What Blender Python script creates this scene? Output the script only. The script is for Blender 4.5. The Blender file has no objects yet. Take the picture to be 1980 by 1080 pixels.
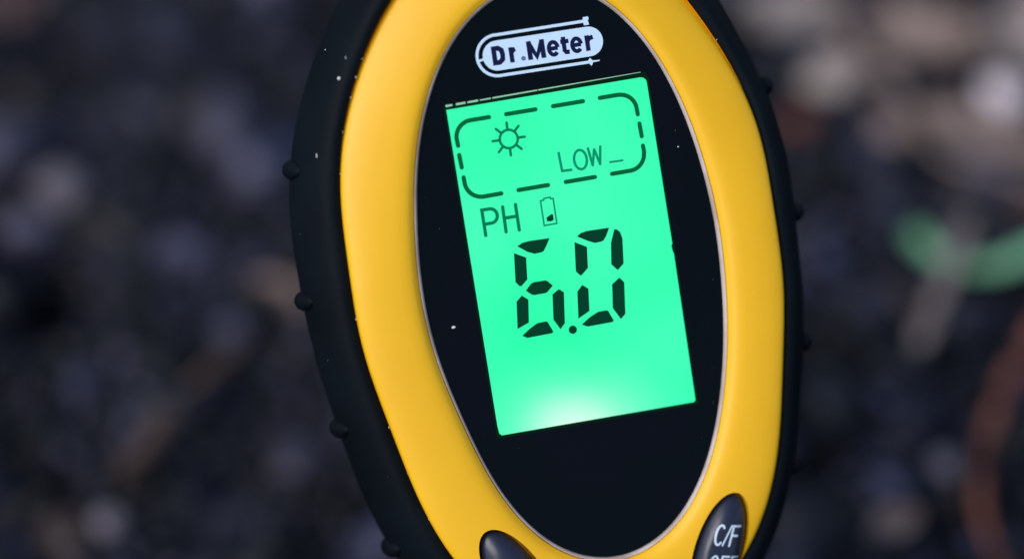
import bpy, bmesh, math, random
import numpy as np
from mathutils import Matrix, Vector, noise

rad = math.radians
sc = bpy.context.scene
COL = sc.collection

# ------------------------------------------------------------------ camera, sky, sun, exposure
cam_d = bpy.data.cameras.new("camera")
cam = bpy.data.objects.new("camera", cam_d)
COL.objects.link(cam)
cam_d.lens = 85
cam_d.sensor_width = 36
cam_d.clip_start = 0.01
cam_d.clip_end = 200
cam.location = (0.0, -0.212132, 0.342132)
cam.rotation_euler = (rad(45), 0, 0)
cam_d.dof.use_dof = True
cam_d.dof.focus_distance = 0.2995
cam_d.dof.aperture_fstop = 5.4
cam_d.dof.aperture_blades = 0
sc.camera = cam

SUN_EL, SUN_AZ = 48.0, 228.0          # azimuth: clockwise from +Y (straight away from the camera)
world = bpy.data.worlds.new("World")
sc.world = world
world.use_nodes = True
wn = world.node_tree.nodes
sky = wn.new("ShaderNodeTexSky")
sky.sky_type = 'NISHITA'
sky.sun_disc = False
sky.sun_elevation = rad(SUN_EL)
sky.sun_rotation = rad(SUN_AZ)
sky.air_density = 1.3
sky.dust_density = 1.5
sky.ozone_density = 2.5
world.node_tree.links.new(sky.outputs[0], wn["Background"].inputs[0])
wn["Background"].inputs[1].default_value = 0.10

sun_d = bpy.data.lights.new("sun", 'SUN')
sun_d.energy = 1.5
sun_d.angle = rad(35)
sun_d.color = (1.0, 0.96, 0.91)
sun = bpy.data.objects.new("sun", sun_d)
COL.objects.link(sun)
sd = Vector((math.sin(rad(SUN_AZ)) * math.cos(rad(SUN_EL)), math.cos(rad(SUN_AZ)) * math.cos(rad(SUN_EL)), math.sin(rad(SUN_EL))))
sun.rotation_euler = sd.to_track_quat('Z', 'Y').to_euler()

sc.view_settings.view_transform = 'Standard'
sc.view_settings.look = 'None'
EXPO = 0.40
sc.view_settings.exposure = EXPO
sc.view_settings.gamma = 1.0

# ------------------------------------------------------------------ helpers
def new_mat(name, color, rough=0.5, spec=0.5, metallic=0.0, coat=0.0, coat_rough=0.1):
    m = bpy.data.materials.new(name)
    m.use_nodes = True
    b = m.node_tree.nodes["Principled BSDF"]
    b.inputs["Base Color"].default_value = (*color, 1)
    b.inputs["Roughness"].default_value = rough
    b.inputs["Specular IOR Level"].default_value = spec
    b.inputs["Metallic"].default_value = metallic
    b.inputs["Coat Weight"].default_value = coat
    b.inputs["Coat Roughness"].default_value = coat_rough
    return m, m.node_tree.nodes, m.node_tree.links, b

def add_noise(mat, scale, lo, hi, rough=None, bump=0.0, dist=0.0001, detail=5):
    """object-space noise between two colours, optional roughness range and fine relief"""
    m, n, l, b = mat
    tc = n.new("ShaderNodeTexCoord")
    nz = n.new("ShaderNodeTexNoise")
    nz.inputs["Scale"].default_value = scale
    nz.inputs["Detail"].default_value = detail
    l.new(tc.outputs["Object"], nz.inputs["Vector"])
    cr = n.new("ShaderNodeValToRGB")
    cr.color_ramp.elements[0].position = 0.35
    cr.color_ramp.elements[1].position = 0.65
    cr.color_ramp.elements[0].color = (*lo, 1)
    cr.color_ramp.elements[1].color = (*hi, 1)
    l.new(nz.outputs["Fac"], cr.inputs["Fac"])
    l.new(cr.outputs["Color"], b.inputs["Base Color"])
    if rough:
        mr = n.new("ShaderNodeMapRange")
        mr.inputs["To Min"].default_value, mr.inputs["To Max"].default_value = rough
        l.new(nz.outputs["Fac"], mr.inputs["Value"])
        l.new(mr.outputs["Result"], b.inputs["Roughness"])
    if bump:
        nb = n.new("ShaderNodeTexNoise")
        nb.inputs["Scale"].default_value = scale * 12
        nb.inputs["Detail"].default_value = 3
        l.new(tc.outputs["Object"], nb.inputs["Vector"])
        bp = n.new("ShaderNodeBump")
        bp.inputs["Strength"].default_value = bump
        bp.inputs["Distance"].default_value = dist
        l.new(nb.outputs["Fac"], bp.inputs["Height"])
        l.new(bp.outputs["Normal"], b.inputs["Normal"])
    return m

def emit_mat(name, color, strength=1.0):
    m = bpy.data.materials.new(name)
    m.use_nodes = True
    n, l = m.node_tree.nodes, m.node_tree.links
    b = n["Principled BSDF"]
    b.inputs["Base Color"].default_value = (0.0, 0.0, 0.0, 1)
    b.inputs["Specular IOR Level"].default_value = 0.04
    b.inputs["Roughness"].default_value = 0.3
    b.inputs["Emission Color"].default_value = (*color, 1)
    b.inputs["Emission Strength"].default_value = strength / 2 ** EXPO
    return m, n, l, b

def link_mesh(name, verts, faces, mat, parent=None, smooth=True, sharp=40):
    me = bpy.data.meshes.new(name)
    me.from_pydata([tuple(v) for v in verts], [], faces)
    me.update()
    if mat: me.materials.append(mat)
    if smooth:
        me.shade_smooth()
        if sharp: me.set_sharp_from_angle(angle=rad(sharp))
    o = bpy.data.objects.new(name, me)
    COL.objects.link(o)
    if parent: o.parent = parent
    return o

def tag(o, label=None, cat=None, group=None, kind=None):
    if label: o["label"] = label
    if cat: o["category"] = cat
    if group: o["group"] = group
    if kind: o["kind"] = kind
    return o

# ------------------------------------------------------------------ materials
m_yellow = add_noise(new_mat("yellow_plastic", (0.8, 0.5, 0.03), 0.42, 0.36, coat=0.2, coat_rough=0.45),
                     60, (0.93, 0.485, 0.004), (0.96, 0.515, 0.006), (0.38, 0.5), 0.12, 0.00006)
m_rubber = add_noise(new_mat("black_rubber", (0.01, 0.011, 0.013), 0.55, 0.11),
                     90, (0.0008, 0.0028, 0.0052), (0.0022, 0.0056, 0.0095), (0.55, 0.75), 0.35, 0.00005)
m_rim = add_noise(new_mat("pale_rim", (0.5, 0.42, 0.38), 0.3, 0.5),
                  200, (0.44, 0.34, 0.29), (0.64, 0.54, 0.49), (0.2, 0.45), 0.15, 0.00004)
m_lens = add_noise(new_mat("black_window", (0.004, 0.006, 0.011), 0.12, 0.11),
                   45, (0.0015, 0.0035, 0.0045), (0.0025, 0.003, 0.0065), (0.10, 0.2))
m_button = add_noise(new_mat("navy_button", (0.012, 0.016, 0.035), 0.3, 0.5),
                     150, (0.010, 0.015, 0.036), (0.016, 0.02, 0.045), (0.26, 0.4), 0.2, 0.00004)
m_steel = add_noise(new_mat("probe_steel", (0.55, 0.55, 0.56), 0.3, 0.5, metallic=1.0),
                    80, (0.5, 0.5, 0.5), (0.62, 0.62, 0.63), (0.22, 0.4))
m_logo = new_mat("logo_ink", (0.62, 0.80, 1.0), 0.45, 0.3)[0]
m_logo_navy = new_mat("logo_navy", (0.004, 0.006, 0.045), 0.4, 0.2)[0]
m_logo_dot = new_mat("logo_faded_dot", (0.12, 0.16, 0.36), 0.4, 0.3)[0]
m_print = new_mat("button_print", (0.62, 0.74, 0.88), 0.45, 0.3)[0]
m_dust = new_mat("dust", (0.7, 0.7, 0.68), 0.8, 0.2)[0]
m_segment = emit_mat("segment_dark", (0.001, 0.048, 0.022))[0]
m_dash = emit_mat("dash_green", (0.001, 0.125, 0.040))[0]
m_thin = emit_mat("thin_segment_green", (0.001, 0.20, 0.085))[0]
m_faint = emit_mat("faint_segment_green", (0.004, 0.280, 0.140))[0]
m_spill = emit_mat("painted_screen_spill", (0.0006, 0.018, 0.006))[0]  # screen's green spill on the window, painted as dim emission
m_edge_glint = emit_mat("painted_edge_glint", (0.30, 0.62, 0.42))[0]  # glint of the glass edge, painted as emission

# backlit panel: emission varies round the light source at its lower edge
_m, n, l, b = emit_mat("backlit_green", (0.05, 1, 0.5))
tc = n.new("ShaderNodeTexCoord")
sub = n.new("ShaderNodeVectorMath"); sub.operation = 'SUBTRACT'
L0 = 0.1641   # distance from the face centre down the instrument's axis to the soil
sub.inputs[1].default_value = (-0.0035, -0.0215 + L0, 0.0)
mul = n.new("ShaderNodeVectorMath"); mul.operation = 'MULTIPLY'
mul.inputs[1].default_value = (1 / 0.0150, 1 / 0.0125, 0)
ln = n.new("ShaderNodeVectorMath"); ln.operation = 'LENGTH'
l.new(tc.outputs["Object"], sub.inputs[0]); l.new(sub.outputs[0], mul.inputs[0]); l.new(mul.outputs[0], ln.inputs[0])
cr = n.new("ShaderNodeValToRGB")
cr.color_ramp.interpolation = 'B_SPLINE'
e = cr.color_ramp.elements
e[0].position = 0.0; e[0].color = (0.95, 1.1, 0.98, 1)
e[1].position = 1.0; e[1].color = (0.052, 1.0, 0.49, 1)
for p_, c_ in ((0.28, (0.55, 1.05, 0.80, 1)), (0.5, (0.17, 1.0, 0.60, 1)), (0.78, (0.07, 1.0, 0.51, 1))):
    x = e.new(p_); x.color = c_
l.new(ln.outputs["Value"], cr.inputs["Fac"])
nz = n.new("ShaderNodeTexNoise"); nz.inputs["Scale"].default_value = 55; nz.inputs["Detail"].default_value = 1
l.new(tc.outputs["Object"], nz.inputs["Vector"])
mx = n.new("ShaderNodeMix"); mx.data_type = 'RGBA'; mx.blend_type = 'MULTIPLY'; mx.inputs["Factor"].default_value = 1.0
cr2 = n.new("ShaderNodeValToRGB")
cr2.color_ramp.elements[0].position = 0.3; cr2.color_ramp.elements[0].color = (0.55, 1, 0.88, 1)
cr2.color_ramp.elements[1].position = 0.7; cr2.color_ramp.elements[1].color = (1.15, 1, 1.04, 1)
l.new(nz.outputs["Fac"], cr2.inputs["Fac"])
l.new(cr.outputs["Color"], mx.inputs["A"]); l.new(cr2.outputs["Color"], mx.inputs["B"])
l.new(mx.outputs["Result"], b.inputs["Emission Color"])
m_lcd = _m

# ------------------------------------------------------------------ the instrument: outline curves (mm, round the face centre)
def fourier(c, N):
    def f(t):
        return sum(c[k] * math.cos(k * t) for k in range(N)) + sum(c[N - 1 + k] * math.sin(k * t) for k in range(1, N))
    return f
r_lens = fourier([25.413, -1.059, 8.148, -0.574, 1.892, -0.272, 0.409, -0.063, 0.067, 0.178, -0.158, 0.208, -0.094, 0.057, 0.026, -0.002, 0.012], 9)
r_outer = fourier([35.009, -1.635, 9.131, -0.967, 1.481, 0.025, 0.196, 0.216, -0.08, -0.326, -0.298, 0.011, -0.177, 0.058, -0.011, 0.066, -0.002], 9)
r_grip = fourier([40.4, -1.797, 9.458, -0.802, 1.37, 0.194, 0.076, 0.077, -0.143, -0.871, -0.111, 0.079, 0.025, 0.188, -0.057, 0.11, -0.09], 9)

MM = 0.001
def dev(x, y, z=0.0):
    """face coordinates in mm -> the instrument's own metres, measured from where it enters the soil"""
    return (x * MM, y * MM + L0, z * MM)

X = Vector((0.97356229, 0.22841289, 0.00200225))
Y = Vector((-0.14889424, 0.62793444, 0.7638906))
Z = Vector((0.17322518, -0.74399321, 0.64534266))
face_o = Vector((0.00725134, 0.00181503, 0.13181503))
rot = Matrix((X, Y, Z)).transposed().to_4x4()
meter = bpy.data.objects.new("soil_meter", None)
COL.objects.link(meter)
meter.matrix_world = Matrix.Translation(face_o - Y * L0) @ rot
tag(meter, "yellow and black handheld soil meter with glowing green screen reading 6.0", "soil meter")

NA = 256
def ring_mesh(name, prof, mat, parent, closed=True, sharp=35, cap=None):
    """prof: list of functions t -> (r_mm, z_mm); joins them into a band running round the face"""
    verts, faces = [], []
    K = len(prof)
    for i in range(NA):
        t = 2 * math.pi * i / NA
        s, c = math.sin(t), math.cos(t)
        for f in prof:
            r, z = f(t)
            verts.append(dev(r * s, r * c, z))
    kk = K if closed else K - 1
    for i in range(NA):
        j = (i + 1) % NA
        for k in range(kk):
            k2 = (k + 1) % K
            faces.append((i * K + k, i * K + k2, j * K + k2, j * K + k))
    if cap == 'last':
        faces.append([i * K + K - 1 for i in range(NA)])
    if cap == 'first':
        faces.append([i * K for i in reversed(range(NA))])
    return link_mesh(name, verts, faces, mat, parent, True, sharp)

def fix_normals(o):
    bm = bmesh.new(); bm.from_mesh(o.data)
    bmesh.ops.recalc_face_normals(bm, faces=bm.faces)
    bm.to_mesh(o.data); bm.free()

def LR(f, d, z):        # a fixed distance outside curve f
    return lambda t: (f(t) + d, z)
def MIX(u, z):          # between the window edge and the yellow ring's outer edge
    return lambda t: ((r_lens(t) + 0.39) * (1 - u) + r_outer(t) * u, z - 2.4 * min(u, 1.0) * max(0.0, math.cos(t)) ** 1.2 * (1 if z > -1 else 0))
def GMIX(u, z):         # between the yellow ring's edge and the widest line of the grip
    return lambda t: ((r_outer(t) + 0.2) * (1 - u) + r_grip(t) * u, z)

# black window plate
lens = ring_mesh("window", [LR(r_lens, 0.15, 0.0), LR(r_lens, 0.15, -0.6)], m_lens, meter, closed=False, cap='first')
fix_normals(lens)
# pale rim
rim = ring_mesh("window_rim", [LR(r_lens, 0.0, -0.3), LR(r_lens, 0.0, 0.03), LR(r_lens, 0.05, 0.14), LR(r_lens, 0.12, 0.28),
                               LR(r_lens, 0.24, 0.44), LR(r_lens, 0.38, 0.50), LR(r_lens, 0.42, 0.3), LR(r_lens, 0.42, -0.3)], m_rim, meter)
fix_normals(rim)
# yellow bezel (closed band, drilled by the two button holes)
bez = ring_mesh("bezel", [MIX(0.010, 0.25), MIX(0.012, 0.42), MIX(0.03, 0.56), MIX(0.055, 0.76), MIX(0.08, 0.92), MIX(0.105, 1.04), MIX(0.145, 1.16),
                          MIX(0.22, 1.30), MIX(0.32, 1.34), MIX(0.42, 1.35), MIX(0.52, 1.33), MIX(0.62, 1.27), MIX(0.71, 1.18),
                          MIX(0.79, 1.07), MIX(0.86, 0.93), MIX(0.92, 0.77), MIX(0.96, 0.60), MIX(0.982, 0.42), MIX(0.995, 0.15),
                          MIX(1.0, -1.1), MIX(1.0, -2.6), MIX(0.5, -2.6), MIX(0.012, -2.6)], m_yellow, meter, sharp=50)
fix_normals(bez)

BTN = [((13.2, -39.46), -26.0), ((-12.52, -38.53), 26.0)]   # centre, lean (deg, counter-clockwise positive)
BA, BB = 7.7, 3.35
def ell_pts(cx, cy, ang, a, b, nseg=96):
    ca, sa = math.cos(rad(ang)), math.sin(rad(ang))
    out = []
    for i in range(nseg):
        t = 2 * math.pi * i / nseg
        u, v = b * math.cos(t), a * math.sin(t)
        out.append((cx + u * ca - v * sa, cy + u * sa + v * ca))
    return out

cut_bm = bmesh.new()
for (c_, ang) in BTN:
    P = ell_pts(*c_, ang, BA, BB)
    lo = [cut_bm.verts.new(dev(x, y, -1.8)) for x, y in P]
    hi = [cut_bm.verts.new(dev(x, y, 4)) for x, y in P]
    cut_bm.faces.new(list(reversed(lo))); cut_bm.faces.new(hi)
    for i in range(len(P)):
        j = (i + 1) % len(P)
        cut_bm.faces.new((lo[i], lo[j], hi[j], hi[i]))
cut_me = bpy.data.meshes.new("hole_cutter"); cut_bm.to_mesh(cut_me); cut_bm.free()
cut_me.materials.append(m_yellow)
cutter = bpy.data.objects.new("hole_cutter", cut_me); COL.objects.link(cutter); cutter.parent = meter
md = bez.modifiers.new("holes", 'BOOLEAN'); md.operation = 'DIFFERENCE'; md.object = cutter; md.solver = 'EXACT'
bpy.context.view_layer.update()
dg = bpy.context.evaluated_depsgraph_get()
new_me = bpy.data.meshes.new_from_object(bez.evaluated_get(dg))
bez.modifiers.clear()
bez.data = new_me
bez.data.shade_smooth(); bez.data.set_sharp_from_angle(angle=rad(50))
bpy.data.objects.remove(cutter)

# black rubber grip and back shell
def neck(f, z):
    return lambda t: (f(t), z)
grip = ring_mesh("grip", [LR(r_outer, -0.6, -2.7), LR(r_outer, 0.02, -2.7), LR(r_outer, 0.04, -1.2), LR(r_outer, 0.10, -0.85), LR(r_outer, 0.30, -0.45),
                          GMIX(0.16, -0.35), GMIX(0.28, -0.50), GMIX(0.40, -0.9), GMIX(0.52, -1.55), GMIX(0.64, -2.4), GMIX(0.75, -3.3),
                          GMIX(0.85, -4.4), GMIX(0.93, -5.6), GMIX(0.98, -6.7), GMIX(1.0, -7.6), GMIX(1.0, -9.5), GMIX(0.97, -12),
                          GMIX(0.85, -15.5), GMIX(0.55, -18.5), LR(r_outer, -4, -20.5), LR(r_outer, -9, -21.6), LR(r_outer, -16, -22)],
                 m_rubber, meter, closed=False, cap='last', sharp=60)
fix_normals(grip)

# grip nubs: short raised ribs across the side of the grip
def polar(f, y):
    """x>0 side point of the outline at height y"""
    best = None
    for i in range(1, 1800):
        t = math.pi * i / 1800
        best = t if best is None or abs(f(t) * math.cos(t) - y) < abs(f(best) * math.cos(best) - y) else best
    return best
def nub(y, side):
    out = 0.35 if side > 0 else 0.0
    t = polar(r_grip, y) * side
    x, yy = r_grip(t) * math.sin(t), r_grip(t) * math.cos(t)
    dt = 0.01
    tx, ty = (r_grip(t + dt) * math.sin(t + dt) - x), (r_grip(t + dt) * math.cos(t + dt) - yy)
    L = math.hypot(tx, ty); tx /= L; ty /= L
    nx, ny = (-ty, tx) if (-ty * x + tx * yy) > 0 else (ty, -tx)
    verts, faces = [], []
    NU, NV = 20, 14
    for i in range(NU + 1):
        th = math.pi * i / NU
        for j in range(NV):
            ph = 2 * math.pi * j / NV
            u = 1.25 * math.sin(th) * math.cos(ph)          # along the outline
            w = 1.2 * math.sin(th) * math.sin(ph)          # outward
            zz = 3.4 * math.cos(th)
            bend = -0.035 * (zz + 1.5) ** 2 if zz > -1.5 else 0
            verts.append(dev(x + tx * u + nx * (w + bend - 0.05 + out), yy + ty * u + ny * (w + bend - 0.05 + out), -7.6 + zz))
    for i in range(NU):
        for j in range(NV):
            k = (j + 1) % NV
            faces.append((i * NV + j, i * NV + k, (i + 1) * NV + k, (i + 1) * NV + j))
    o = link_mesh("grip_nub", verts, faces, m_rubber, grip, True, 0)
    fix_normals(o)
for y in (15.1, -0.44, -16.4, -32.1):
    nub(y, -1)
for y in (17.2, 0.45, -16.3, -32.0):
    nub(y, 1)

# neck and steel probe, running down into the soil
def rev_y(name, prof, zc, mat, parent, seg=32):
    verts, faces = [], []
    for (y, r) in prof:
        for i in range(seg):
            a = 2 * math.pi * i / seg
            verts.append(dev(r * math.cos(a), y, zc + r * math.sin(a)))
    for k in range(len(prof) - 1):
        for i in range(seg):
            j = (i + 1) % seg
            faces.append((k * seg + i, k * seg + j, (k + 1) * seg + j, (k + 1) * seg + i))
    faces.append(list(range(seg))); faces.append([len(verts) - 1 - i for i in range(seg)])
    o = link_mesh(name, verts, faces, mat, parent, True, 40)
    fix_normals(o)
    return o
rev_y("neck", [(-49, 8.5), (-54, 8), (-58, 6.5), (-64, 5.5), (-70, 5.2), (-71, 4.4)], -10, m_rubber, meter)
rev_y("probe", [(-70, 2.6), (-150, 2.6), (-190, 2.5), (-208, 1.4), (-214, 0.2)], -10, m_steel, meter)

# ------------------------------------------------------------------ flat shapes on the face
zstep = [0]
def poly(name, pts, z, mat, parent):
    return link_mesh(name, [dev(x, y, z) for x, y in pts], [list(range(len(pts)))] if area(pts) > 0 else [list(reversed(range(len(pts))))], mat, parent, False)
def area(p):
    return sum(p[i][0] * p[(i + 1) % len(p)][1] - p[(i + 1) % len(p)][0] * p[i][1] for i in range(len(p)))

def ribbon_geo(pts, w, closed=False, cap_round=True):
    """a mitred band along a polyline: verts (x, y), faces"""
    P = [Vector(p) for p in pts]
    nP = len(P)
    V, F = [], []
    for i in range(nP):
        if closed:
            a, b_, c_ = P[i - 1], P[i], P[(i + 1) % nP]
        else:
            a = P[max(i - 1, 0)]; b_ = P[i]; c_ = P[min(i + 1, nP - 1)]
        d1 = (b_ - a).normalized() if (b_ - a).length > 1e-9 else (c_ - b_).normalized()
        d2 = (c_ - b_).normalized() if (c_ - b_).length > 1e-9 else d1
        n1, n2 = Vector((-d1.y, d1.x)), Vector((-d2.y, d2.x))
        nn = (n1 + n2)
        nn = nn.normalized() if nn.length > 1e-6 else n1
        k = min(1.6, 1 / max(0.3, nn.dot(n1)))
        V.append(tuple(b_ + nn * (w / 2 * k))); V.append(tuple(b_ - nn * (w / 2 * k)))
    m_ = nP if closed else nP - 1
    for i in range(m_):
        j = (i + 1) % nP
        F.append((2 * i + 1, 2 * j + 1, 2 * j, 2 * i))
    if cap_round and not closed:
        for end in (0, nP - 1):
            c0 = P[end]
            d = (P[0] - P[1]).normalized() if end == 0 else (P[-1] - P[-2]).normalized()
            base = math.atan2(d.y, d.x)
            ids = []
            for q in range(7):
                a_ = base - math.pi / 2 + math.pi * q / 6
                ids.append(len(V)); V.append((c0.x + w / 2 * math.cos(a_), c0.y + w / 2 * math.sin(a_)))
            F.append(tuple(ids))
    return V, F

def strokes(name, lines, w, z, mat, parent, zf=None, dz=0.004, xf=None, cap=True):
    """several strokes joined into one glyph; every stroke a hair above the last"""
    V, F = [], []
    for q, ln_ in enumerate(lines):
        closed = ln_[0] == ln_[-1] and len(ln_) > 2
        v, f = ribbon_geo(ln_[:-1] if closed else ln_, w, closed, cap)
        off = len(V)
        for (x, y) in v:
            if xf: x, y = xf(x, y)
            zz = (zf(x, y) if zf else z) + dz * q
            V.append(dev(x, y, zz))
        F += [tuple(i + off for i in g) for g in f]
    return link_mesh(name, V, F, mat, parent, False)

def arc(cx, cy, rx, ry, a0, a1, n_=14):
    return [(cx + rx * math.cos(rad(a0 + (a1 - a0) * i / n_)), cy + ry * math.sin(rad(a0 + (a1 - a0) * i / n_))) for i in range(n_ + 1)]

# display panel ------------------------------------------------------
def rrect(x0, y0, x1, y1, r, n_=6):
    p = []
    for cx, cy, a in ((x1 - r, y1 - r, 0), (x0 + r, y1 - r, 90), (x0 + r, y0 + r, 180), (x1 - r, y0 + r, 270)):
        p += arc(cx, cy, r, r, a, a + 90, n_)
    return p
edge = poly("painted_spill_border", [(-12.85, 21.05), (12.2, 21.46), (12.8, 21.3), (13.15, 20.6), (13.48, -20.75), (-12.48, -20.62)], 0.012, m_spill, meter)  # border painted with the screen's green spill onto the black window
LCDP = [(-12.57, 20.53), (12.05, 20.83), (12.45, 20.72), (12.72, 20.45), (12.80, 20.05), (13.08, -0.2), (12.93, -0.5), (12.98, -1.1), (13.10, -1.5), (13.16, -20.10),
        (12.95, -20.38), (-11.85, -20.26), (-12.12, -20.0), (-12.22, -19.0)]
lcd = poly("display", LCDP, 0.03, m_lcd, meter)
lcd["label"] = "glowing green liquid crystal display"
# glint on display's upper edge, painted as glowing strips, broken at its left end
def edge_glint(x0, x1, w0, w1):
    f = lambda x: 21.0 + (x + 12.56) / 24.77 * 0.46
    poly("painted_edge_highlight", [(x0, f(x0) - w0), (x1, f(x1) - w1), (x1, f(x1) + w1), (x0, f(x0) + w0)], 0.045, m_edge_glint, edge)
edge_glint(-12.6, -11.75, 0.14, 0.12); edge_glint(-11.3, -10.1, 0.13, 0.13); edge_glint(-9.85, -8.5, 0.11, 0.12)
edge_glint(-8.3, -6.9, 0.07, 0.09); edge_glint(-6.7, -1.0, 0.09, 0.08); edge_glint(-0.9, 12.2, 0.08, 0.035)

ZS = 0.06
SEG = [
 [(-6.39, 2.62), (-5.7, 2.93), (-4.87, 3.02), (-2.23, 2.96), (-2.75, 2.1), (-3.19, 1.5), (-3.5, 1.38), (-4.39, 1.35), (-5.25, 1.73)],
 [(-6.93, 1.85), (-5.50, 1.06), (-5.76, -1.64), (-6.6, -2.34), (-6.85, -2.30), (-7.28, -1.75)],
 [(-6.16, -2.98), (-5.35, -2.22), (-5.0, -2.12), (-3.6, -2.12), (-3.3, -2.25), (-2.7, -2.92), (-3.5, -3.6), (-3.8, -3.70), (-5.2, -3.70), (-5.5, -3.6)],
 [(-6.75, -3.50), (-6.01, -4.13), (-6.37, -6.96), (-7.9, -7.52), (-7.52, -4.15)],
 [(-2.12, -3.52), (-1.9, -3.55), (-1.45, -3.98), (-1.90, -7.8), (-2.55, -8.45), (-3.26, -7.12), (-2.92, -4.01)],
 [(-7.44, -8.45), (-6.4, -7.75), (-5.5, -7.28), (-5.2, -7.2), (-4.2, -7.18), (-4.02, -7.3), (-3.50, -8.58), (-3.65, -8.76), (-6.85, -8.82)],
 [(1.22, 2.60), (1.75, 2.95), (2.5, 3.08), (5.41, 3.04), (4.9, 2.1), (4.5, 1.6), (4.2, 1.48), (3.34, 1.44), (2.48, 1.85)],
 [(0.80, 1.97), (2.27, 1.13), (2.01, -1.47), (1.1, -2.24), (0.9, -2.24), (0.43, -1.66)],
 [(6.02, 2.74), (6.35, 2.65), (6.70, 2.3), (6.88, 1.45), (6.57, -1.67), (5.78, -2.32), (5.6, -2.26), (5.01, -1.51), (5.36, 1.15)],
 [(0.98, -3.45), (1.68, -4.05), (1.40, -6.81), (-0.13, -7.52), (0.24, -4.17)],
 [(5.65, -3.38), (5.85, -3.40), (6.30, -3.99), (5.86, -7.92), (5.20, -8.48), (4.38, -6.95), (4.73, -4.01)],
 [(0.18, -8.32), (1.3, -7.6), (2.2, -7.2), (2.5, -7.1), (3.5, -7.08), (3.75, -7.2), (4.28, -8.5), (4.12, -8.66), (0.89, -8.70)],
]
for s_ in SEG:
    poly("segment", s_, ZS, m_segment, lcd)
poly("decimal_point", arc(-1.03, -8.77, 0.52, 0.52, 0, 345, 23), ZS, m_segment, lcd)

def dash(p, w=0.54): strokes("dash", [p], w, ZS, m_dash, lcd)
dash([(-7.47, 18.86), (-9.6, 18.84)] + arc(-9.8, 16.84, 2.05, 2.0, 92, 180, 10) + [(-11.80, 15.99)])
dash([(-5.31, 18.89), (-1.6, 18.92)]); dash([(0.64, 18.97), (4.46, 19.01)])
dash([(6.62, 19.09), (8.9, 19.12)] + arc(9.0, 17.1, 2.05, 2.0, 88, 2, 10) + [(11.08, 16.36)])
dash([(11.12, 15.19), (11.18, 13.6)])
dash([(11.16, 12.42), (11.2, 11.6)] + arc(9.1, 11.6, 2.05, 2.0, -4, -88, 10) + [(6.76, 9.58)])
dash([(4.56, 9.53), (0.83, 9.50)]); dash([(-1.44, 9.47), (-5.19, 9.44)])
dash([(-7.38, 9.37), (-9.6, 9.34)] + arc(-9.65, 11.4, 2.05, 2.05, -92, -178, 10) + [(-11.72, 12.04)])
dash([(-11.84, 14.84), (-11.76, 13.29)])

sunc = (-5.45, 15.84)
strokes("sun_disc_outline", [arc(*sunc, 1.13, 1.13, 0, 360, 28)], 0.32, ZS, m_thin, lcd)
for a_ in (90, 45, 0, -45, -90, -135, 180, 135):
    a_ = a_ - 1
    strokes("sun_ray", [[(sunc[0] + 1.30 * math.cos(rad(a_)), sunc[1] + 1.30 * math.sin(rad(a_))), (sunc[0] + 2.02 * math.cos(rad(a_)), sunc[1] + 2.02 * math.sin(rad(a_)))]], 0.32, ZS, m_thin, lcd)
strokes("letter", [[(0.47, 13.17), (0.58, 10.91), (1.74, 10.87)]], 0.32, ZS, m_faint, lcd)
strokes("letter", [arc(3.07, 11.94, 0.80, 1.2, 90, 450, 24)], 0.32, ZS, m_faint, lcd)
strokes("letter", [[(4.21, 13.15), (4.50, 11.0)], [(4.50, 11.0), (4.96, 12.9)], [(4.98, 12.9), (5.45, 11.0)], [(5.45, 11.0), (5.78, 13.15)]], 0.32, ZS, m_faint, lcd)
strokes("level_bar", [[(6.73, 11.05), (8.33, 11.02)]], 0.25, ZS, m_faint, lcd)
strokes("letter", [[(-10.08, 4.57), (-10.1, 7.72), (-9.1, 7.72)] + arc(-9.1, 6.84, 0.82, 0.88, 80, -80, 10) + [(-9.1, 5.95), (-10.0, 5.95)]], 0.42, ZS, m_thin, lcd)
strokes("letter", [[(-7.47, 7.71), (-7.5, 4.6)], [(-7.4, 6.30), (-5.85, 6.30)], [(-5.84, 7.75), (-5.84, 4.55)]], 0.42, ZS, m_thin, lcd)
strokes("battery_outline", [[(-2.67, 7.70), (-2.25, 7.72), (-2.2, 7.92), (-1.40, 7.94), (-1.35, 7.74), (-1.05, 7.74), (-1.05, 4.62), (-2.66, 4.59), (-2.67, 7.70)]], 0.20, ZS, m_faint, lcd)
poly("battery_mark", [(-2.2, 5.05), (-1.6, 4.98), (-1.36, 5.15), (-1.36, 5.80), (-1.6, 5.86), (-1.9, 5.70), (-2.25, 5.50)], ZS, m_segment, lcd)

# logo ---------------------------------------------------------------
cap_pts = arc(-5.3, 26.14, 1.83, 1.83, 90, 270, 20) + arc(6.25, 26.16, 1.83, 1.83, -90, 90, 20)
logo = poly("logo_badge", cap_pts, 0.03, m_logo, lens)
strokes("logo_ring", [[(6.05, 28.72), (-5.1, 28.66)] + arc(-5.3, 26.17, 2.53, 2.50, 92, 268, 24) + [(-5.1, 23.68), (6.1, 23.66)]], 0.36, 0.03, m_logo, lens)
poly("logo_tip", [(5.98, 29.22), (6.62, 29.22), (6.68, 28.95), (6.55, 28.75), (6.62, 28.2), (6.0, 28.2), (5.86, 28.7)], 0.036, m_logo, lens)
poly("logo_tip", [(5.75, 23.72), (6.1, 24.15), (6.45, 23.78), (7.3, 23.74), (7.3, 23.60), (6.45, 23.56), (6.2, 23.15)], 0.036, m_logo, lens)
poly("logo_bridge", [(-7.75, 25.95), (-7.05, 26.05), (-7.05, 25.78), (-7.75, 25.68)], 0.036, m_logo, lens)
LW = 0.60
B0 = 25.28
def ltr(lines, mat=None, w=LW): strokes("logo_letter", lines, w, 0.05, mat or m_logo_navy, logo, dz=0.003, cap=False)
def sq(lines):   # squares off cap height
    return lines
Hc = 27.02
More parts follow.
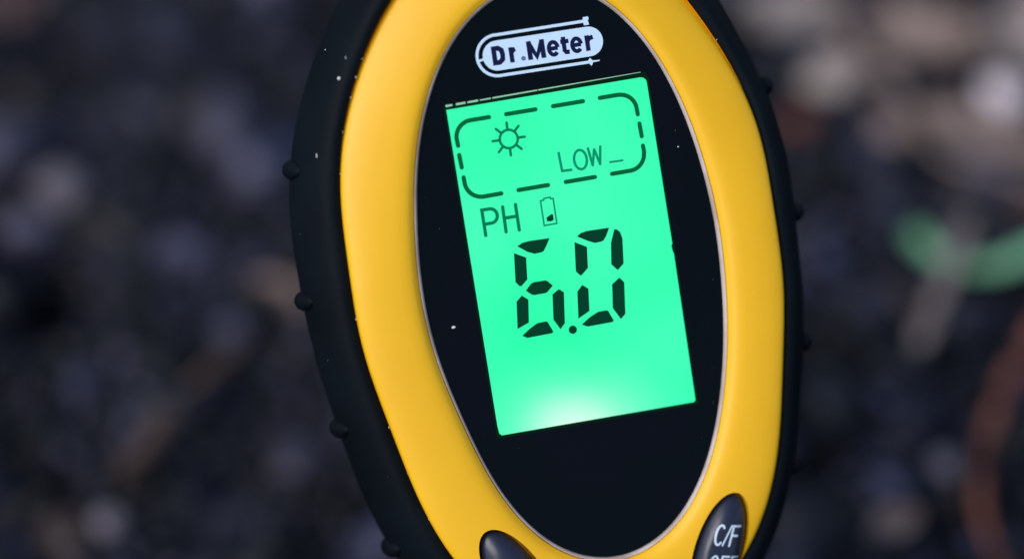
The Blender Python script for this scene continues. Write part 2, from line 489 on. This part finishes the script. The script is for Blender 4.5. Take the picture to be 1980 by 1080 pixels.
ltr([[(-5.68, B0), (-5.68, Hc), (-5.1, Hc), (-4.72, 26.72), (-4.64, 26.2), (-4.70, 25.6), (-5.1, B0), (-5.68, B0)]])
ltr([[(-3.55, 26.9), (-3.55, 25.02)], [(-3.58, 26.1), (-3.35, 26.5), (-3.0, 26.6)]], w=0.56)
poly("logo_dot", arc(-2.13, 25.32, 0.29, 0.29, 0, 345, 15), 0.05, m_logo_dot, logo)
ltr([[(-1.25, 25.0), (-1.25, 27.3)], [(-1.25, 27.1), (-0.42, 25.3), (0.41, 27.1)], [(0.41, 27.3), (0.41, 25.0)]])
def e_(x):
    c0 = x + 0.62
    return [[(x + 0.05, 25.98), (c0 + 0.56, 25.98)], arc(c0, 25.98, 0.56, 0.78, 4, 318, 22)]
ltr(e_(1.12), w=0.50)
ltr([[(3.12, 27.2), (3.12, 25.55), (3.3, 25.3), (3.72, 25.28)], [(2.72, 26.62), (3.75, 26.62)]], w=0.54)
ltr(e_(4.08), w=0.50)
ltr([[(6.08, 26.95), (6.08, 25.03)], [(6.05, 26.15), (6.35, 26.55), (6.85, 26.66)]], w=0.56)

# buttons -------------------------------------------------------------
def btn_z(q):   # q: normalised radius
    return float(np.interp(q, [0, 0.3, 0.5, 0.6, 0.7, 0.8, 0.9, 0.95, 1.0], [1.95, 1.93, 1.86, 1.74, 1.52, 1.24, 0.92, 0.70, 0.35]))
def make_button(c_, ang):
    ca, sa = math.cos(rad(ang)), math.sin(rad(ang))
    a, b2 = BA - 0.40, BB - 0.40
    prof = [0.0, 0.12, 0.25, 0.38, 0.5, 0.6, 0.7, 0.78, 0.85, 0.9, 0.94, 0.97, 0.99, 1.0]
    seg = 96
    V, F = [], []
    V.append(dev(*c_, btn_z(0)))
    for q in prof[1:]:
        for i in range(seg):
            t = 2 * math.pi * i / seg
            u, v = b2 * q * math.cos(t), a * q * math.sin(t)
            V.append(dev(c_[0] + u * ca - v * sa, c_[1] + u * sa + v * ca, btn_z(q)))
    for i in range(seg):
        t = 2 * math.pi * i / seg
        u, v = b2 * math.cos(t), a * math.sin(t)
        V.append(dev(c_[0] + u * ca - v * sa, c_[1] + u * sa + v * ca, -1.7))
    for i in range(seg):
        F.append((0, 1 + i, 1 + (i + 1) % seg))
    for k in range(len(prof) - 1):
        for i in range(seg):
            j = (i + 1) % seg
            o0, o1 = 1 + k * seg, 1 + (k + 1) * seg
            F.append((o0 + i, o1 + i, o1 + j, o0 + j))
    o = link_mesh("button", V, F, m_button, meter, True, 50)
    fix_normals(o)
    return o
btns = [make_button(*b_) for b_ in BTN]
btns[0]["label"] = "navy oval button printed C/F OFF"
btns[1]["label"] = "plain navy oval button cut by the lower edge"
(bcx, bcy), bang = BTN[0]
def zf(x, y):
    ca, sa = math.cos(rad(bang)), math.sin(rad(bang))
    dx, dy = x - bcx, y - bcy
    u, v = dx * ca + dy * sa, -dx * sa + dy * ca
    q = math.hypot(u / (BB - 0.40), v / (BA - 0.40))
    return btn_z(min(q, 0.99)) + 0.04
TA = -14
def txt(x0, y0):
    ca, sa = math.cos(rad(TA)), math.sin(rad(TA))
    k, sh = 0.88, 0.17          # size, slant
    return lambda x, y: (x0 + k * ((x + sh * y) * ca - y * sa), y0 + k * ((x + sh * y) * sa + y * ca))
def fine(line, k=5):
    out = []
    for i in range(len(line) - 1):
        for q in range(k):
            out.append((line[i][0] + (line[i + 1][0] - line[i][0]) * q / k, line[i][1] + (line[i + 1][1] - line[i][1]) * q / k))
    out.append(line[-1])
    return out
T1 = txt(12.2, -38.35)
def bl(lines, T, w=0.30): strokes("button_lettering", [fine(q) for q in lines], w, 0, m_print, btns[0], zf=zf, dz=0.006, xf=T)
bl([arc(0.72, 1.5, 0.58, 1.42, 48, 312, 18)], T1)
bl([[(1.45, 0.05), (2.15, 2.95)]], T1, 0.24)
bl([[(2.45, 0.05), (2.45, 2.9), (3.55, 2.9)], [(2.45, 1.55), (3.3, 1.55)]], T1)
T2 = txt(11.0, -41.75)
bl([arc(0.6, 1.3, 0.52, 1.25, 90, 450, 20)], T2, 0.28)
bl([[(1.65, 0.05), (1.65, 2.55), (2.6, 2.55)], [(1.65, 1.35), (2.4, 1.35)]], T2, 0.28)
bl([[(3.1, 0.05), (3.1, 2.55), (4.05, 2.55)], [(3.1, 1.35), (3.85, 1.35)]], T2, 0.28)

# dust specks lying on the instrument ----------------------------------
sp_bm = bmesh.new()
def blob(p, r, sx=1, sy=1):
    m_ = meter.matrix_world @ Matrix.Translation(dev(*p)) @ Matrix.Diagonal((r * MM * sx, r * MM * sy, r * MM * 0.6, 1))
    bmesh.ops.create_icosphere(sp_bm, subdivisions=2, radius=1, matrix=m_)
def grip_z(x, y):
    t = math.atan2(x, y); r = math.hypot(x, y)
    u = (r - r_outer(t) - 0.2) / (r_grip(t) - r_outer(t) - 0.2)
    us = [0.0, 0.16, 0.28, 0.40, 0.52, 0.64, 0.75, 0.85, 0.93, 0.98, 1.0]
    zs = [-0.6, -0.35, -0.50, -0.9, -1.55, -2.4, -3.3, -4.4, -5.6, -6.7, -7.6]
    return float(np.interp(u, us, zs))
for x, y, r, sx, sy in ((-24.9, 26.3, 0.22, 1, 1), (-25.6, 30.0, 0.08, 1, 1), (-29.0, 17.4, 0.11, 0.7, 3.0), (-23.7, 28.6, 0.05, 0.7, 6)):
    blob((x, y, grip_z(x, y) + 0.03), r, sx, sy)
for x, y, r in ((-15.76, -5.97, 0.2), (15.59, 11.6, 0.09)):
    blob((x, y, 0.05), r, 1.3, 0.9)
rs = random.Random(4)
for i in range(14):      # lint caught along the seam between bezel and grip
    t = rs.uniform(-2.9, -0.5) if i < 11 else rs.uniform(0.4, 2.6)
    r = r_outer(t) + rs.uniform(0.0, 0.15)
    blob((r * math.sin(t), r * math.cos(t), -0.6), rs.uniform(0.03, 0.07), 1, rs.uniform(1, 2.5))
for i in range(40):      # fine dust on the grip and the window
    t = rs.uniform(-math.pi, math.pi)
    q = rs.uniform(0.1, 0.9)
    r = (r_outer(t) + 0.2) * (1 - q) + r_grip(t) * q if i < 22 else r_lens(t) * rs.uniform(0.75, 0.97)
    x_, y_ = r * math.sin(t), r * math.cos(t)
    if i >= 22 and abs(x_) < 14.2 and -21.5 < y_ < 30: continue
    blob((x_, y_, grip_z(x_, y_) if i < 22 else 0.01), rs.uniform(0.015, 0.03), rs.uniform(0.6, 1.6), rs.uniform(0.6, 1.6))
sp_me = bpy.data.meshes.new("dust_specks"); sp_bm.to_mesh(sp_me); sp_bm.free()
sp_me.materials.append(m_dust)
sp = bpy.data.objects.new("dust_specks", sp_me); COL.objects.link(sp)
tag(sp, "white dust specks scattered over the black grip and window", "dust", kind="stuff")

# ------------------------------------------------------------------ the soil
R0 = np.random.RandomState(7)

HOLLOWS = [(-0.092, 0.133, 0.011, 0.022), (0.100, 0.216, 0.008, 0.018), (0.058, 0.085, 0.009, 0.018), (-0.035, 0.180, 0.010, 0.012), (-0.056, 0.078, 0.006, 0.010), (-0.100, 0.195, 0.010, 0.010)]
def soil_h(x, y):
    v = Vector((x * 26, y * 26, 0.3))
    h = noise.fractal(v, 0.9, 2.1, 4) * 0.0040
    h += noise.noise(Vector((x * 9, y * 9, 4.0))) * 0.006 + noise.noise(Vector((x * 55, y * 55, 7.0))) * 0.006
    for (hx, hy, hr, hd) in HOLLOWS:
        d2 = ((x - hx) ** 2 + (y - hy) ** 2) / hr ** 2
        if d2 < 9: h -= hd * math.exp(-d2)
    return h

m_soil = new_mat("dark_soil", (0.02, 0.018, 0.02), 0.5, 0.3)
m, n, l, b = m_soil
at_ = n.new("ShaderNodeAttribute"); at_.attribute_name = "tint"
tc = n.new("ShaderNodeTexCoord")
nz = n.new("ShaderNodeTexNoise"); nz.inputs["Scale"].default_value = 260; nz.inputs["Detail"].default_value = 5
l.new(tc.outputs["Object"], nz.inputs["Vector"])
cr = n.new("ShaderNodeValToRGB")
cr.color_ramp.elements[0].position = 0.3; cr.color_ramp.elements[0].color = (0.35, 0.35, 0.35, 1)
cr.color_ramp.elements[1].position = 0.7; cr.color_ramp.elements[1].color = (1.35, 1.35, 1.35, 1)
l.new(nz.outputs["Fac"], cr.inputs["Fac"])
mx = n.new("ShaderNodeMix"); mx.data_type = 'RGBA'; mx.blend_type = 'MULTIPLY'; mx.inputs["Factor"].default_value = 1
l.new(at_.outputs["Color"], mx.inputs["A"]); l.new(cr.outputs["Color"], mx.inputs["B"])
l.new(mx.outputs["Result"], b.inputs["Base Color"])
mr = n.new("ShaderNodeMapRange"); mr.inputs["To Min"].default_value = 0.28; mr.inputs["To Max"].default_value = 0.75
l.new(nz.outputs["Fac"], mr.inputs["Value"]); l.new(mr.outputs["Result"], b.inputs["Roughness"])
m_soil = m

# ground sheet: fine grid under the view, coarse out to the horizon
def axis(lo, hi, step, far):
    a = list(np.arange(lo, hi + step / 2, step))
    g, s = hi, step
    up = []
    while g < far:
        s *= 1.35; g += s; up.append(g)
    g, s = lo, step
    dn = []
    while g > -far:
        s *= 1.35; g -= s; dn.append(g)
    return list(reversed(dn)) + a + up
xs = axis(-0.17, 0.17, 0.0016, 30)
ys = axis(-0.02, 0.30, 0.0016, 30)
V = []
for y in ys:
    for x in xs:
        V.append((x, y, soil_h(x, y) - 0.002 if abs(x) < 2 and abs(y) < 2 else -0.002))
nx_ = len(xs)
F = [(j * nx_ + i, j * nx_ + i + 1, (j + 1) * nx_ + i + 1, (j + 1) * nx_ + i) for j in range(len(ys) - 1) for i in range(nx_ - 1)]
ground = link_mesh("ground", V, F, m_soil, None, True, 0)
ca_ = ground.data.color_attributes.new("tint", 'FLOAT_COLOR', 'POINT')
cols = np.tile(np.array([0.008, 0.008, 0.012, 1.0], dtype=np.float32), (len(V), 1))
ca_.data.foreach_set("color", cols.ravel())
tag(ground, "dark moist garden soil", None, kind="structure")

# crumbs and clods of soil
def base_ico(sub_):
    bm = bmesh.new(); bmesh.ops.create_icosphere(bm, subdivisions=sub_, radius=1)
    v = np.array([q.co[:] for q in bm.verts]); f = np.array([[w.index for w in q.verts] for q in bm.faces]); bm.free()
    return v, f
def crumbs(name, count, rlo, rhi, sub_, region, tints, power, lift, seed):
    R = np.random.RandomState(seed)
    bv, bf = base_ico(sub_)
    VV, FF, CC = [], [], []
    for i in range(count):
        x = R.uniform(region[0], region[1]); y = R.uniform(region[2], region[3])
        r = rlo + (rhi - rlo) * R.rand() ** power
        vv = bv * (1 + R.uniform(-0.28, 0.28, (len(bv), 1)))
        q, _ = np.linalg.qr(R.normal(size=(3, 3)))
        vv = (vv * np.array([1, R.uniform(0.7, 1), R.uniform(0.5, 0.95)])) @ q * r
        z = soil_h(x, y) - 0.002 + r * R.uniform(*lift)
        VV.append(vv + [x, y, z]); FF.append(bf + i * len(bv))
        t = tints[R.choice(len(tints), p=TP[len(tints)])] * R.uniform(0.6, 1.4) * max(0.25, 1 + 1.6 * noise.noise(Vector((x * 60, y * 60, 9.0))))
        CC.append(np.tile(np.append(t, 1.0), (len(bv), 1)))
    VV = np.vstack(VV); FF = np.vstack(FF); CC = np.vstack(CC).astype(np.float32)
    me = bpy.data.meshes.new(name)
    me.vertices.add(len(VV)); me.vertices.foreach_set("co", VV.ravel())
    me.loops.add(FF.size); me.loops.foreach_set("vertex_index", FF.ravel())
    me.polygons.add(len(FF)); me.polygons.foreach_set("loop_start", np.arange(0, FF.size, 3))
    me.update(calc_edges=True); me.validate()
    at = me.color_attributes.new("tint", 'FLOAT_COLOR', 'POINT'); at.data.foreach_set("color", CC.ravel())
    me.materials.append(m_soil)
    me.shade_smooth() if sub_ > 1 else None
    o = bpy.data.objects.new(name, me); COL.objects.link(o)
    return o
T5 = np.array([[0.0045, 0.0050, 0.0090], [0.0120, 0.0135, 0.026], [0.024, 0.026, 0.055], [0.066, 0.062, 0.100], [0.032, 0.022, 0.021]])
TP = {5: [0.40, 0.30, 0.20, 0.06, 0.04]}
REG = (-0.15, 0.15, 0.02, 0.28)
o = crumbs("soil_crumbs", 24000, 0.0005, 0.0028, 1, REG, T5, 2.2, (-0.2, 0.9), 1)
tag(o, "fine dark crumbs of moist soil covering the ground", None, kind="stuff")
o = crumbs("soil_clods", 1100, 0.0022, 0.009, 2, REG, T5, 2.6, (-0.3, 0.6), 2)
tag(o, "larger dark clods lying among the soil crumbs", None, kind="stuff")

# ------------------------------------------------------------------ litter lying on the soil
def litter_mat(name, lo, hi, scale=300, rough=(0.5, 0.8), spec=0.3):
    return add_noise(new_mat(name, lo, 0.6, spec), scale, lo, hi, rough, 0.4, 0.0002)
m_stone_g = litter_mat("stone_grey", (0.12, 0.105, 0.13), (0.24, 0.20, 0.23))
m_stone_w = litter_mat("stone_pale", (0.70, 0.58, 0.60), (0.86, 0.74, 0.76))
m_stone_b = litter_mat("stone_blue", (0.055, 0.052, 0.095), (0.10, 0.095, 0.16))
m_leaf_tan = litter_mat("dry_leaf_tan", (0.17, 0.115, 0.10), (0.30, 0.22, 0.19), 120)
m_leaf_grey = litter_mat("dry_leaf_grey", (0.25, 0.205, 0.185), (0.40, 0.33, 0.30), 120)
m_leaf_brown = litter_mat("dry_leaf_brown", (0.06, 0.035, 0.035), (0.12, 0.075, 0.07), 120)
m_grass = litter_mat("grass_blade", (0.20, 0.48, 0.24), (0.28, 0.60, 0.34), 90, (0.35, 0.5), 0.5)
m_straw = litter_mat("dry_straw", (0.22, 0.17, 0.16), (0.34, 0.28, 0.26), 150)
m_redtwig = litter_mat("red_twig", (0.08, 0.035, 0.028), (0.36, 0.12, 0.075), 150)
m_twig = litter_mat("brown_twig", (0.045, 0.032, 0.030), (0.13, 0.07, 0.045), 150)

def stone(x, y, r, mat, label, seed, flat=0.65, group="pale pebbles lying on the soil", name="pebble", cat="pebble"):
    bm = bmesh.new(); bmesh.ops.create_icosphere(bm, subdivisions=3, radius=1)
    for v in bm.verts:
        n_ = noise.noise(v.co * 1.3 + Vector((seed * 3.1, 0, 0))) * 0.35 + noise.noise(v.co * 3 + Vector((seed, 5, 0))) * 0.12
        v.co = v.co * (1 + n_)
        v.co.z *= flat
        v.co *= r
    me = bpy.data.meshes.new(name); bm.to_mesh(me); bm.free(); me.materials.append(mat); me.shade_smooth()
    o = bpy.data.objects.new(name, me); COL.objects.link(o)
    o.location = (x, y, soil_h(x, y) + r * 0.45 + 0.0005)
    o.rotation_euler = (0.2 * math.sin(seed), 0.2 * math.cos(seed), seed)
    tag(o, label, cat, group)
    return o

def leaf(x, y, L, W, rz, tilt, curl, mat, label, seed, z=0.0015, roll=0.0, veins=True):
    """dry leaf: a thin curled blade with a pointed, ragged outline and a midrib"""
    rr = random.Random(seed)
    NU, NV = 22, 10
    root = bpy.data.objects.new("dry_leaf", None); COL.objects.link(root)
    root.location = (x, y, soil_h(x, y) + z)
    root.rotation_euler = (roll, tilt, rz)
    tag(root, label, "leaf", "dry leaves lying on the soil")
    ph = rr.uniform(0, 6)
    def wd(u): return W / 2 * (math.sin(math.pi * min(max(u, 0.0), 1.0) ** 0.8) ** 0.75) * (1 + 0.12 * math.sin(u * 23 + ph))
    V = []
    def P(u, v):
        w_ = wd(u) + 0.0002
        xx = (u - 0.5) * L; yy = v * w_
        zz = curl * (abs(v) ** 1.7) * W * 0.35 + curl * 0.25 * L * (u - 0.5) ** 2 + noise.noise(Vector((xx * 120, yy * 120, seed))) * 0.0009 + math.sin(u * 26) * abs(v) * W * 0.012
        return (xx, yy, zz)
    for side in (0, 1):
        for i in range(NU + 1):
            for j in range(NV + 1):
                p = P(i / NU, j / NV * 2 - 1)
                V.append((p[0], p[1], p[2] - side * 0.00025))
    F = []
    S = (NU + 1) * (NV + 1)
    for i in range(NU):
        for j in range(NV):
            a = i * (NV + 1) + j
            F.append((a, a + NV + 1, a + NV + 2, a + 1)); F.append((S + a, S + a + 1, S + a + NV + 2, S + a + NV + 1))
    for i in range(NU):
        for j in (0, NV):
            a = i * (NV + 1) + j
            F.append((a, a + NV + 1, S + a + NV + 1, S + a) if j else (a, S + a, S + a + NV + 1, a + NV + 1))
    link_mesh("blade", V, F, mat, root, True, 0)
    tube("midrib", [Vector(P(i / 12, 0)) + Vector((0, 0, 0.0003)) for i in range(-1, 13)], 0.0004, 0.0002, mat, root)
    return root

def tube(name, pts, r0, r1, mat, parent=None, seg=10, flat=1.0, wob=0.0, seed=1):
    pts = [Vector(p) for p in pts]
    V, F = [], []
    for i, p in enumerate(pts):
        d = (pts[min(i + 1, len(pts) - 1)] - pts[max(i - 1, 0)]).normalized()
        s = d.cross(Vector((0, 0, 1))).normalized(); u = s.cross(d).normalized()
        r = r0 + (r1 - r0) * i / (len(pts) - 1)
        if wob: r *= 1 + wob * noise.noise(Vector((i * 0.7, seed, 0)))
        for k in range(seg):
            a = 2 * math.pi * k / seg
            V.append(p + s * (r * math.cos(a)) + u * (r * flat * math.sin(a)))
    for i in range(len(pts) - 1):
        for k in range(seg):
            j = (k + 1) % seg
            F.append((i * seg + k, i * seg + j, (i + 1) * seg + j, (i + 1) * seg + k))
    F.append(list(range(seg))[::-1]); F.append([len(V) - seg + i for i in range(seg)])
    o = link_mesh(name, V, F, mat, parent, True, 50)
    fix_normals(o)
    return o

def spline(pts, n_=8):
    P = [Vector(p) for p in pts]
    P = [2 * P[0] - P[1]] + P + [2 * P[-1] - P[-2]]
    out = []
    for i in range(1, len(P) - 2):
        for q in range(n_):
            t = q / n_
            a, b_, c_, d = P[i - 1], P[i], P[i + 1], P[i + 2]
            out.append(0.5 * ((2 * b_) + (c_ - a) * t + (2 * a - 5 * b_ + 4 * c_ - d) * t * t + (3 * b_ - a - 3 * c_ + d) * t ** 3))
    out.append(P[-2])
    return out

# pebbles: x, y, radius (m)
stone(-0.0926, 0.1530, 0.0050, m_stone_g, "round grey-mauve pebble standing alone at the left, level with the top nub", 1)
stone(-0.0734, 0.0675, 0.0030, m_stone_g, "grey pebble near the lower left corner", 2)
stone(0.0802, 0.0800, 0.0032, m_stone_g, "grey-beige pebble between the meter and the red twig at lower right", 3)
stone(0.0690, 0.0716, 0.0030, m_stone_b, "bluish pebble left of and below the grey-beige pebble at lower right", 4)
stone(0.1056, 0.1830, 0.0052, m_stone_w, "brightest whitish pebble at the right edge above the grass blade", 5)
stone(0.0700, 0.1900, 0.0066, m_leaf_grey, "large pale grey stone right of the meter's upper edge", 6)
stone(-0.0545, 0.1135, 0.0030, m_stone_b, "violet-blue pebble left of the meter above the brown twig", 7)
stone(-0.0700, 0.1400, 0.0030, m_stone_b, "small blue pebble right of the mauve pebble", 8)
stone(0.0800, 0.1690, 0.0048, m_leaf_tan, "pinkish pebble left of the long tan leaf at right", 9)
stone(0.0615, 0.1760, 0.0032, m_redtwig, "small dark red pebble beside the meter's upper right nub", 10)
# leaves
leaf(0.090, 0.2030, 0.034, 0.019, 2.5, 0.15, 0.5, m_leaf_tan, "tan dry leaf lying highest beside the dark hollow at upper right", 11, 0.003)
leaf(0.0990, 0.1665, 0.032, 0.013, -0.42, 0.1, 0.4, m_leaf_tan, "long tan dry leaf below the bright pebble at right", 12, 0.004)
leaf(0.1140, 0.2060, 0.026, 0.016, 1.2, -0.2, 0.6, m_leaf_grey, "grey dry leaf in the upper right corner", 13, 0.002)
leaf(0.0620, 0.2130, 0.028, 0.015, 0.3, 0.1, 0.3, m_leaf_grey, "grey dry leaf at the top edge just right of the meter", 14, 0.002)
leaf(-0.1150, 0.2160, 0.024, 0.016, 0.75, 0.1, 0.3, m_leaf_brown, "brown dry leaf in the upper left corner", 15, 0.003)
leaf(-0.0460, 0.1235, 0.013, 0.008, -0.5, 0.1, 0.5, m_leaf_tan, "small tan leaf scrap beside the meter's second nub on the left", 16, 0.002)
leaf(0.0690, 0.0640, 0.010, 0.006, 0.5, 0.1, 0.5, m_leaf_tan, "small brown leaf scrap at the bottom edge right of the meter", 17, 0.002)
leaf(0.1010, 0.1520, 0.024, 0.011, -0.3, 0.1, 0.3, m_leaf_brown, "dark reddish dry leaf just behind the grass blade", 18, 0.001)

# grass blade: a bent green strap
def strap(name, pts, w, mat, label, cat, th=0.0004, zup=0.0):
    C = spline(pts)
    V, F = [], []
    for i, p in enumerate(C):
        d = (C[min(i + 1, len(C) - 1)] - C[max(i - 1, 0)]).normalized()
        s = d.cross(Vector((0, 0.5, 1))).normalized(); u = s.cross(d).normalized()
        f = min(1, 0.35 + 1.6 * i / len(C), 0.6 + 3 * (len(C) - 1 - i) / len(C))
        for k, (a_, h_) in enumerate(((-1, 0.25), (-0.5, 0.05), (0, -0.08), (0.5, 0.05), (1, 0.25))):
            V.append(p + s * (a_ * w / 2 * f) + u * (h_ * w * 0.5))
        for k, (a_, h_) in enumerate(((1, 0.25), (0.5, 0.05), (0, -0.08), (-0.5, 0.05), (-1, 0.25))):
            V.append(p + s * (a_ * w / 2 * f) + u * (h_ * w * 0.5 - th))
    for i in range(len(C) - 1):
        for k in range(10):
            j = (k + 1) % 10
            F.append((i * 10 + k, i * 10 + j, (i + 1) * 10 + j, (i + 1) * 10 + k))
    F.append(list(range(10))[::-1]); F.append([len(V) - 10 + i for i in range(10)])
    o = link_mesh(name, V, F, mat, None, True, 50)
    fix_normals(o)
    tag(o, label, cat)
    return o
strap("grass_blade", [(0.0815, 0.1470, 0.001), (0.0822, 0.1380, 0.002), (0.0865, 0.1305, 0.004), (0.0930, 0.1275, 0.005), (0.1000, 0.1290, 0.006), (0.108, 0.1335, 0.006), (0.118, 0.1420, 0.005)],
      0.0072, m_grass, "curved green grass blade hooking in from the right edge", "grass blade")
strap("straw", [(0.0965, 0.153, 0.002), (0.0915, 0.1405, 0.0065), (0.0865, 0.127, 0.007), (0.0820, 0.1165, 0.005), (0.0775, 0.1065, 0.003)],
      0.0032, m_straw, "pale flat dry straw crossing over the green grass blade", "straw")
o = tube("twig", spline([(0.1025, 0.113, 0.004), (0.0965, 0.1035, 0.003), (0.0905, 0.0905, 0.0035), (0.0865, 0.0790, 0.003), (0.0850, 0.066, 0.003), (0.0870, 0.052, 0.003)]), 0.0017, 0.0009, m_redtwig, None, wob=0.5)
tag(o, "reddish bent twig running down the lower right edge", "twig")
o = tube("stem", spline([(0.0800, 0.1960, 0.005), (0.0850, 0.1760, 0.005), (0.0900, 0.1610, 0.005), (0.1000, 0.1560, 0.005), (0.1120, 0.1490, 0.004)]), 0.0007, 0.0006, m_leaf_grey, None, wob=0.3, seed=9)
tag(o, "fine pale dry stem bending across the tan leaves at upper right", "stem")
o = tube("twig", spline([(-0.0715, 0.0770, 0.003), (-0.0650, 0.0870, 0.005), (-0.0590, 0.0980, 0.005), (-0.0525, 0.1080, 0.004)]), 0.0021, 0.0013, m_twig, None, wob=0.6, seed=3)
tag(o, "short brown twig lying slantwise at lower left", "twig")
o = tube("twig", spline([(0.0700, 0.2080, 0.006), (0.0740, 0.1920, 0.007), (0.0835, 0.1780, 0.006), (0.0880, 0.1640, 0.004)]), 0.0014, 0.0009, m_leaf_tan, None, wob=0.3, seed=5)
tag(o, "thin tan twig sloping down between pale stone and dry leaf at upper right", "twig")
